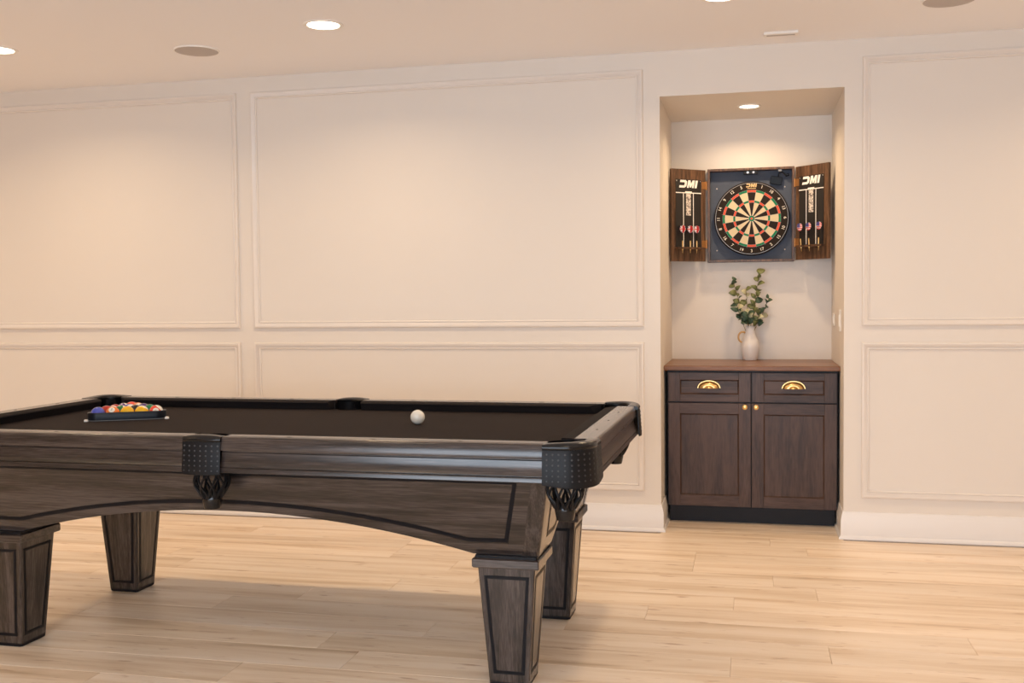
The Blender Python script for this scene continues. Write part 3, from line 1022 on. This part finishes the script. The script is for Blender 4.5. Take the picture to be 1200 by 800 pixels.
DL, DH = 0.258, 0.562
def dart_door(ox, oy, rz, hinge_left):
    d = MB().box(0, DL, 0, 0.018, 0, DH).build('door', 'dartwood', dcab, bevel=0.0012)
    d.location = (ox - 0.002, oy - DY1, 0.006)
    d.rotation_euler = (0, 0, rz)
    sb = MB().box(0.030, 0.222, -0.0025, 0.001, 0.080, 0.500).build('score_panel', 'score_black', d)
    lg = logo_mesh(0.047)
    lg.v = [(p[0] + 0.126, p[1] - 0.0025, p[2] + 0.472) for p in lg.v]
    lg.build('logo', 'logo', d)
    m = MB()
    m.box(0.030, 0.222, -0.0034, -0.002, 0.415, 0.4205)
    m.box(0.085, 0.0895, -0.0034, -0.002, 0.090, 0.415)
    m.box(0.160, 0.1645, -0.0034, -0.002, 0.090, 0.415)
    m.box(0.100, 0.150, -0.0034, -0.002, 0.4205, 0.427)
    m.build('score_lines', 'logo', d)
    MB().box(0.107, 0.143, -0.0032, -0.002, 0.280, 0.414).build('score_strip', 'strip', d)
    MB().box(0.026, 0.226, -0.030, 0.0, 0.074, 0.086).build('dart_holder', 'dartwood', d, bevel=0.001)
    for sxx in (0.036, 0.216):
        MB().lathe([(1e-5, -0.005), (0.004, -0.004), (0.004, -0.002), (1e-5, -0.002)], (sxx, 0, 0.490), 10, 'y').build('screw', 'chrome', d, smooth=True)
    for z in (0.085, 0.445):
        hx = 0.0 if hinge_left else DL
        s = 1 if hinge_left else -1
        MB().box(min(hx, hx + s * 0.030), max(hx, hx + s * 0.030), -0.003, 0.0, z, z + 0.044).build('hinge', 'hinge', d, bevel=0.001)
        MB().lathe([(1e-5, z - 0.004), (0.006, z - 0.004), (0.006, z + 0.048), (1e-5, z + 0.048)], (hx - s * 0.004, -0.003, 0), 12).build('hinge_pin', 'hinge', d, smooth=True)
    return d
LDOOR = ((-0.466, 0.612), math.radians(40.5))
RDOOR = ((0.2685, 0.780), math.radians(-46.0))
dart_door(LDOOR[0][0], LDOOR[0][1], LDOOR[1], False)
dart_door(RDOOR[0][0], RDOOR[0][1], RDOOR[1], True)

# the board itself
BC = (0.008, 0.0, 1.783)
board = thing('dartboard', 'round bristle dartboard with cream, black, red and green sectors', 'dartboard', (BC[0], DY1 - 0.013, BC[2]))
TH = 0.034
BRAD = 0.2275
MB().lathe([(1e-5, 0.0), (BRAD - 0.004, 0.0), (BRAD, -0.004), (BRAD, -TH + 0.003), (BRAD - 0.003, -TH), (1e-5, -TH)], (0, 0, 0), 96, 'y').build('backing', 'd_black', board, smooth=True)
def sector(r0, r1, a0, a1, name, mat, y0=-TH, y1=-TH - 0.0012, n=3):
    pin = [(r0 * math.sin(a0 + (a1 - a0) * k / n), r0 * math.cos(a0 + (a1 - a0) * k / n)) for k in range(n + 1)]
    pout = [(r1 * math.sin(a0 + (a1 - a0) * k / n), r1 * math.cos(a0 + (a1 - a0) * k / n)) for k in range(n + 1)]
    MB().prism(pin + pout[::-1], y0, y1, lambda p, q, h: (p, h, q)).build(name, mat, board)
order = [20, 1, 18, 4, 13, 6, 10, 15, 2, 17, 3, 19, 7, 16, 8, 11, 14, 9, 12, 5]
g = 0.0
RD1, RD0, RT1, RT0, RB1, RB0 = 0.175, 0.1615, 0.1110, 0.0985, 0.0175, 0.0070
for k in range(20):
    a0, a1 = math.radians(18 * k - 9), math.radians(18 * k + 9)
    c1, c2 = ('d_black', 'd_red') if k % 2 == 0 else ('d_cream', 'd_green')
    sector(RB1, RT0, a0, a1, 'inner_sector', c1)
    sector(RT0, RT1, a0, a1, 'triple_sector', c2)
    sector(RT1, RD0, a0, a1, 'outer_sector', c1)
    sector(RD0, RD1, a0, a1, 'double_sector', c2)
MB().lathe([(RB0, -TH), (RB0, -TH - 0.0014), (RB1, -TH - 0.0014), (RB1, -TH)], (0, 0, 0), 24, 'y').build('outer_bull', 'd_green', board)
MB().lathe([(1e-5, -TH - 0.0014), (RB0, -TH - 0.0014), (RB0, -TH)], (0, 0, 0), 16, 'y').build('bullseye', 'd_red', board)
m = MB()
for r in (RB0, RB1, RT0, RT1, RD0, RD1):
    m.lathe([(r - 0.0004, -TH - 0.001), (r - 0.0004, -TH - 0.0022), (r + 0.0004, -TH - 0.0022), (r + 0.0004, -TH - 0.001), (r - 0.0004, -TH - 0.001)], (0, 0, 0), 60, 'y')
for k in range(20):
    a = math.radians(18 * k + 9)
    m.tube([(r * math.sin(a), -TH - 0.0016, r * math.cos(a)) for r in (RB1, RD1 + 0.006)], 0.0005, 4)
m.build('spider_wire', 'wire', board)
m = MB()
rr = 0.2185
m.lathe([(rr - 0.001, -TH - 0.001), (rr - 0.001, -TH - 0.004), (rr + 0.001, -TH - 0.004), (rr + 0.001, -TH - 0.001), (rr - 0.001, -TH - 0.001)], (0, 0, 0), 72, 'y')
m.build('number_ring', 'wire', board)
for k in range(1, 20):
    a = math.radians(18 * k)
    r = 0.1995
    mat = Matrix.Translation((r * math.sin(a), -TH - 0.002, r * math.cos(a))) @ Matrix.Rotation(PI / 2, 4, 'X') @ Matrix.Rotation(-a if abs(a - PI) > PI / 2 - 0.05 else PI - a, 4, 'Z')
    text_mesh(str(order[k]), 0.026, 'numeral', 'd_num', board, mat, 0.0006, 0.0003)
lg = logo_mesh(0.022, 0.15)
lg.v = [(p[0], p[1] - TH - 0.001, p[2] + 0.203) for p in lg.v]
lg.build('logo', 'logo_gold', board)
MB().box(-0.026, 0.026, -TH - 0.0012, -TH, 0.183, 0.1865).build('logo_underline', 'logo_gold', board)

# darts
def flag_mat(kind):
    m, nt, bs = new_mat('flight_' + kind)
    tc = N(nt, 'ShaderNodeTexCoord')
    sp = N(nt, 'ShaderNodeSeparateXYZ')
    nt.links.new(tc.outputs['Object'], sp.inputs[0])
    def math_(op, a, v):
        n = N(nt, 'ShaderNodeMath', operation=op)
        nt.links.new(a, n.inputs[0])
        if v is not None:
            if isinstance(v, (int, float)):
                n.inputs[1].default_value = v
            else:
                nt.links.new(v, n.inputs[1])
        return n.outputs[0]
    def mixc(fac, c0, c1):
        n = N(nt, 'ShaderNodeMix', data_type='RGBA')
        nt.links.new(fac, n.inputs[0])
        for idx, c in ((6, c0), (7, c1)):
            if isinstance(c, tuple):
                n.inputs[idx].default_value = (*c, 1)
            else:
                nt.links.new(c, n.inputs[idx])
        return n.outputs[2]
    x, z = sp.outputs['X'], sp.outputs['Z']
    red, white, blue = (0.60, 0.03, 0.03), (0.72, 0.66, 0.66), (0.09, 0.10, 0.30)
    if kind == 'cross':
        mn = math_('MINIMUM', math_('ABSOLUTE', x, None), math_('ABSOLUTE', z, None))
        dg = math_('ABSOLUTE', math_('SUBTRACT', math_('ABSOLUTE', x, None), math_('ABSOLUTE', z, None)), None)
        base = mixc(math_('LESS_THAN', dg, 0.0050), blue, white)
        base = mixc(math_('LESS_THAN', mn, 0.0060), base, white)
        base = mixc(math_('LESS_THAN', mn, 0.0026), base, red)
    else:
        st = math_('GREATER_THAN', math_('FRACT', math_('MULTIPLY', z, 90.0), None), 0.5)
        base = mixc(st, red, white)
        can = math_('MULTIPLY', math_('LESS_THAN', x, 0.004), math_('GREATER_THAN', z, -0.002))
        base = mixc(can, base, blue)
    nt.links.new(base, bs.inputs['Base Color'])
    bs.inputs['Roughness'].default_value = 0.4
    return m
M['flag_cross'] = flag_mat('cross')
M['flag_stripes'] = flag_mat('stripes')
def make_dart(door, s, flag, label, group, tilt=0.0):
    (ox, oy), rz = door
    c, si = math.cos(rz), math.sin(rz)
    n = (si, -c)                       # outward normal of the door face
    off = 0.024
    x = ox + c * s + n[0] * off
    y = oy + si * s + n[1] * off
    t = thing('dart', label, 'dart', (x, y, DZ0 + 0.006 + 0.045), rz, group)
    t.rotation_euler = (0, tilt, rz)
    # heights above holder's underside; the flights are at the top
    fl_z = 0.150
    m = MB()
    R = 0.0215
    prof = [(0.0, -0.024), (R * 0.55, -0.019), (R, -0.004), (R, 0.008), (R * 0.72, 0.019), (0.0, 0.023)]
    for a in (0, PI / 2, PI, 3 * PI / 2):
        ca, sa = math.cos(a), math.sin(a)
        tn = 0.0004
        vs = [(r * ca - tn * sa * s_, r * sa + tn * ca * s_, z) for s_ in (1, -1) for r, z in prof]
        k = len(prof)
        m.add(vs, [tuple(range(k)), tuple(range(2 * k - 1, k - 1, -1))] + [(i, (i + 1) % k, k + (i + 1) % k, k + i) for i in range(k)])
    f = m.build('flight', flag, t)
    f.location = (0, 0, fl_z)
    MB().lathe([(1e-5, 0.078), (0.0026, 0.078), (0.0026, 0.128), (1e-5, 0.128)], seg=8).build('shaft', 'gloss_black', t, smooth=True)
    MB().lathe([(1e-5, 0.020), (0.0025, 0.020), (0.0042, 0.026), (0.0046, 0.030), (0.0042, 0.034), (0.0046, 0.038), (0.0042, 0.042), (0.0046, 0.046), (0.0042, 0.05), (0.0046, 0.056), (0.0046, 0.072), (0.003, 0.080), (1e-5, 0.080)], seg=12).build('barrel', 'brass', t, smooth=True)
    MB().lathe([(1e-5, 0.0), (0.0016, 0.010), (0.0018, 0.021), (1e-5, 0.021)], seg=8).build('tip', 'brass', t, smooth=True)
for s, nm in ((0.064, 'leftmost'), (0.122, 'middle'), (0.171, 'rightmost')):
    make_dart(LDOOR, s, 'flag_cross', nm + ' dart with red cross flights in the left cabinet door', 'darts in the left door', 0.01)
for s, nm, tl in ((0.070, 'leftmost', -0.10), (0.132, 'middle', -0.06), (0.202, 'rightmost', 0.02)):
    make_dart(RDOOR, s, 'flag_stripes', nm + ' dart with stars and stripes flights in the right cabinet door', 'darts in the right door', tl)

# ------------------------------------------------------------------ vase and eucalyptus
VX, VY, VZ = -0.002, 0.765, 0.912
vase = thing('ceramic_vase', 'white ceramic bottle vase with a tan ring handle on the countertop', 'vase', (VX, VY, VZ))
MB().lathe([(1e-5, 0.0), (0.040, 0.0), (0.044, 0.006), (0.050, 0.040), (0.0555, 0.080), (0.0545, 0.100), (0.047, 0.124), (0.036, 0.145), (0.030, 0.165), (0.028, 0.190), (0.0295, 0.209), (0.0275, 0.210), (0.025, 0.190), (0.027, 0.165), (0.033, 0.143), (0.044, 0.120), (0.050, 0.08), (0.04, 0.008), (1e-5, 0.006)], seg=40).build('body', 'white_gloss', vase, smooth='all')
hd = []
for k in range(13):
    a = math.radians(55 + 220 * k / 12)
    hd.append((-0.044 + 0.026 * math.cos(a) , -0.012, 0.142 + 0.032 * math.sin(a)))
MB().tube(hd, 0.0055, 8).build('handle', 'tan', vase, smooth='all')

def leaf_mesh(L, Wd, mat, fold=0.25):
    vs, fs = [], []
    n = 5
    for i in range(n + 1):
        u = i / n
        wd = Wd * math.sin(PI * (0.06 + 0.94 * u) ** 0.85) ** 0.8 if 0 < u < 1 else Wd * 0.06
        z = 0.12 * L * math.sin(PI * u)
        for s in (-1, 0, 1):
            vs.append((u * L, s * wd, z + abs(s) * wd * fold))
    for i in range(n):
        for j in (0, 1):
            a = i * 3 + j
            fs.append((a, a + 1, a + 4, a + 3))
    me = bpy.data.meshes.new('leaf')
    k = len(vs)
    th = 0.0006
    vs2 = vs + [(x, y, z - th) for x, y, z in vs]
    fs2 = fs + [tuple(q + k for q in f[::-1]) for f in fs]
    edge = [0] + [3 * i for i in range(1, n + 1)] + [3 * n + 1, 3 * n + 2] + [3 * i + 2 for i in range(n - 1, -1, -1)] + [1]
    for a, c in zip(edge, edge[1:] + edge[:1]):
        fs2.append((a, c, c + k, a + k))
    me.from_pydata(vs2, [], fs2)
    for p in me.polygons:
        p.use_smooth = True
    me.materials.append(M[mat])
    return me
leaves = {c: [leaf_mesh(0.046, 0.019, c), leaf_mesh(0.036, 0.016, c), leaf_mesh(0.042, 0.012, c)] for c in ('leaf_a', 'leaf_b', 'leaf_c')}
lr = random.Random(5)
def sprig(label, tipd, height, cols, nl, size=1.0, bend=0.25, first=0.30):
    t = thing('eucalyptus_sprig', label, 'plant', (VX, VY, VZ + 0.02), 0, 'eucalyptus sprigs in the vase')
    pts = []
    for i in range(9):
        u = i / 8
        q = max(0.0, (u - 0.38) / 0.62)
        k = q ** (1 - bend)
        pts.append(Vector((tipd[0] * k + 0.004 * tipd[0] / max(0.01, abs(tipd[0])) , tipd[1] * k, (height - 0.02) * u)))
    MB().tube(pts, [0.0022 * (1 - 0.6 * i / 8) for i in range(9)], 6).build('stem', 'stem', t, smooth=True)
    for i in range(nl):
        u = first + (1 - first) * (i + 0.5) / nl
        f = u * 8
        k = min(int(f), 7)
        p = pts[k].lerp(pts[k + 1], f - k)
        if p.z < 0.195:
            continue
        d = (pts[k + 1] - pts[k]).normalized()
        az = i * 2.4 + lr.uniform(-0.5, 0.5)
        side = Vector((math.cos(az), math.sin(az) * 0.8, 0))
        side = (side - d * side.dot(d)).normalized()
        dirv = (side * lr.uniform(0.7, 1.0) + d * lr.uniform(0.15, 0.8)).normalized()
        nrm = Vector((lr.uniform(-0.4, 0.4), -1 + lr.uniform(-0.3, 0.6), lr.uniform(0.1, 0.9)))
        yv = nrm.cross(dirv).normalized()
        zv = dirv.cross(yv)
        sc = 1.3 * size * lr.uniform(0.75, 1.1)
        o = bpy.data.objects.new('leaf', lr.choice(leaves[lr.choice(cols)]))
        o.parent = t
        o.matrix_local = Matrix(((dirv.x * sc, yv.x * sc, zv.x * sc, p.x), (dirv.y * sc, yv.y * sc, zv.y * sc, p.y), (dirv.z * sc, yv.z * sc, zv.z * sc, p.z), (0, 0, 0, 1)))
        COL.objects.link(o)
A_, B_, C_ = 'leaf_a', 'leaf_b', 'leaf_c'
sprig('tall eucalyptus sprig leaning to the right with the topmost leaves', (0.050, -0.01), 0.535, [A_, B_, B_], 17, 1.0)
sprig('tall eucalyptus sprig leaning to the left', (-0.100, -0.01), 0.500, [B_, B_, A_], 17, 0.95)
sprig('pale upright eucalyptus sprig in the middle of the bunch', (-0.020, 0.01), 0.440, [C_, B_, C_], 14, 0.9)
sprig('eucalyptus sprig reaching out to the right of the bunch', (0.110, -0.01), 0.385, [A_, A_, C_], 15, 0.85)
sprig('short eucalyptus sprig spreading low to the left', (-0.075, -0.03), 0.340, [A_, A_, C_], 15, 0.95)
sprig('short dark eucalyptus sprig hanging over the vase mouth', (-0.012, -0.045), 0.285, [A_, A_, A_, C_], 20, 1.0, first=0.6)
sprig('short eucalyptus sprig low on the right of the bunch', (0.055, -0.03), 0.310, [A_, B_, C_], 14, 0.85)
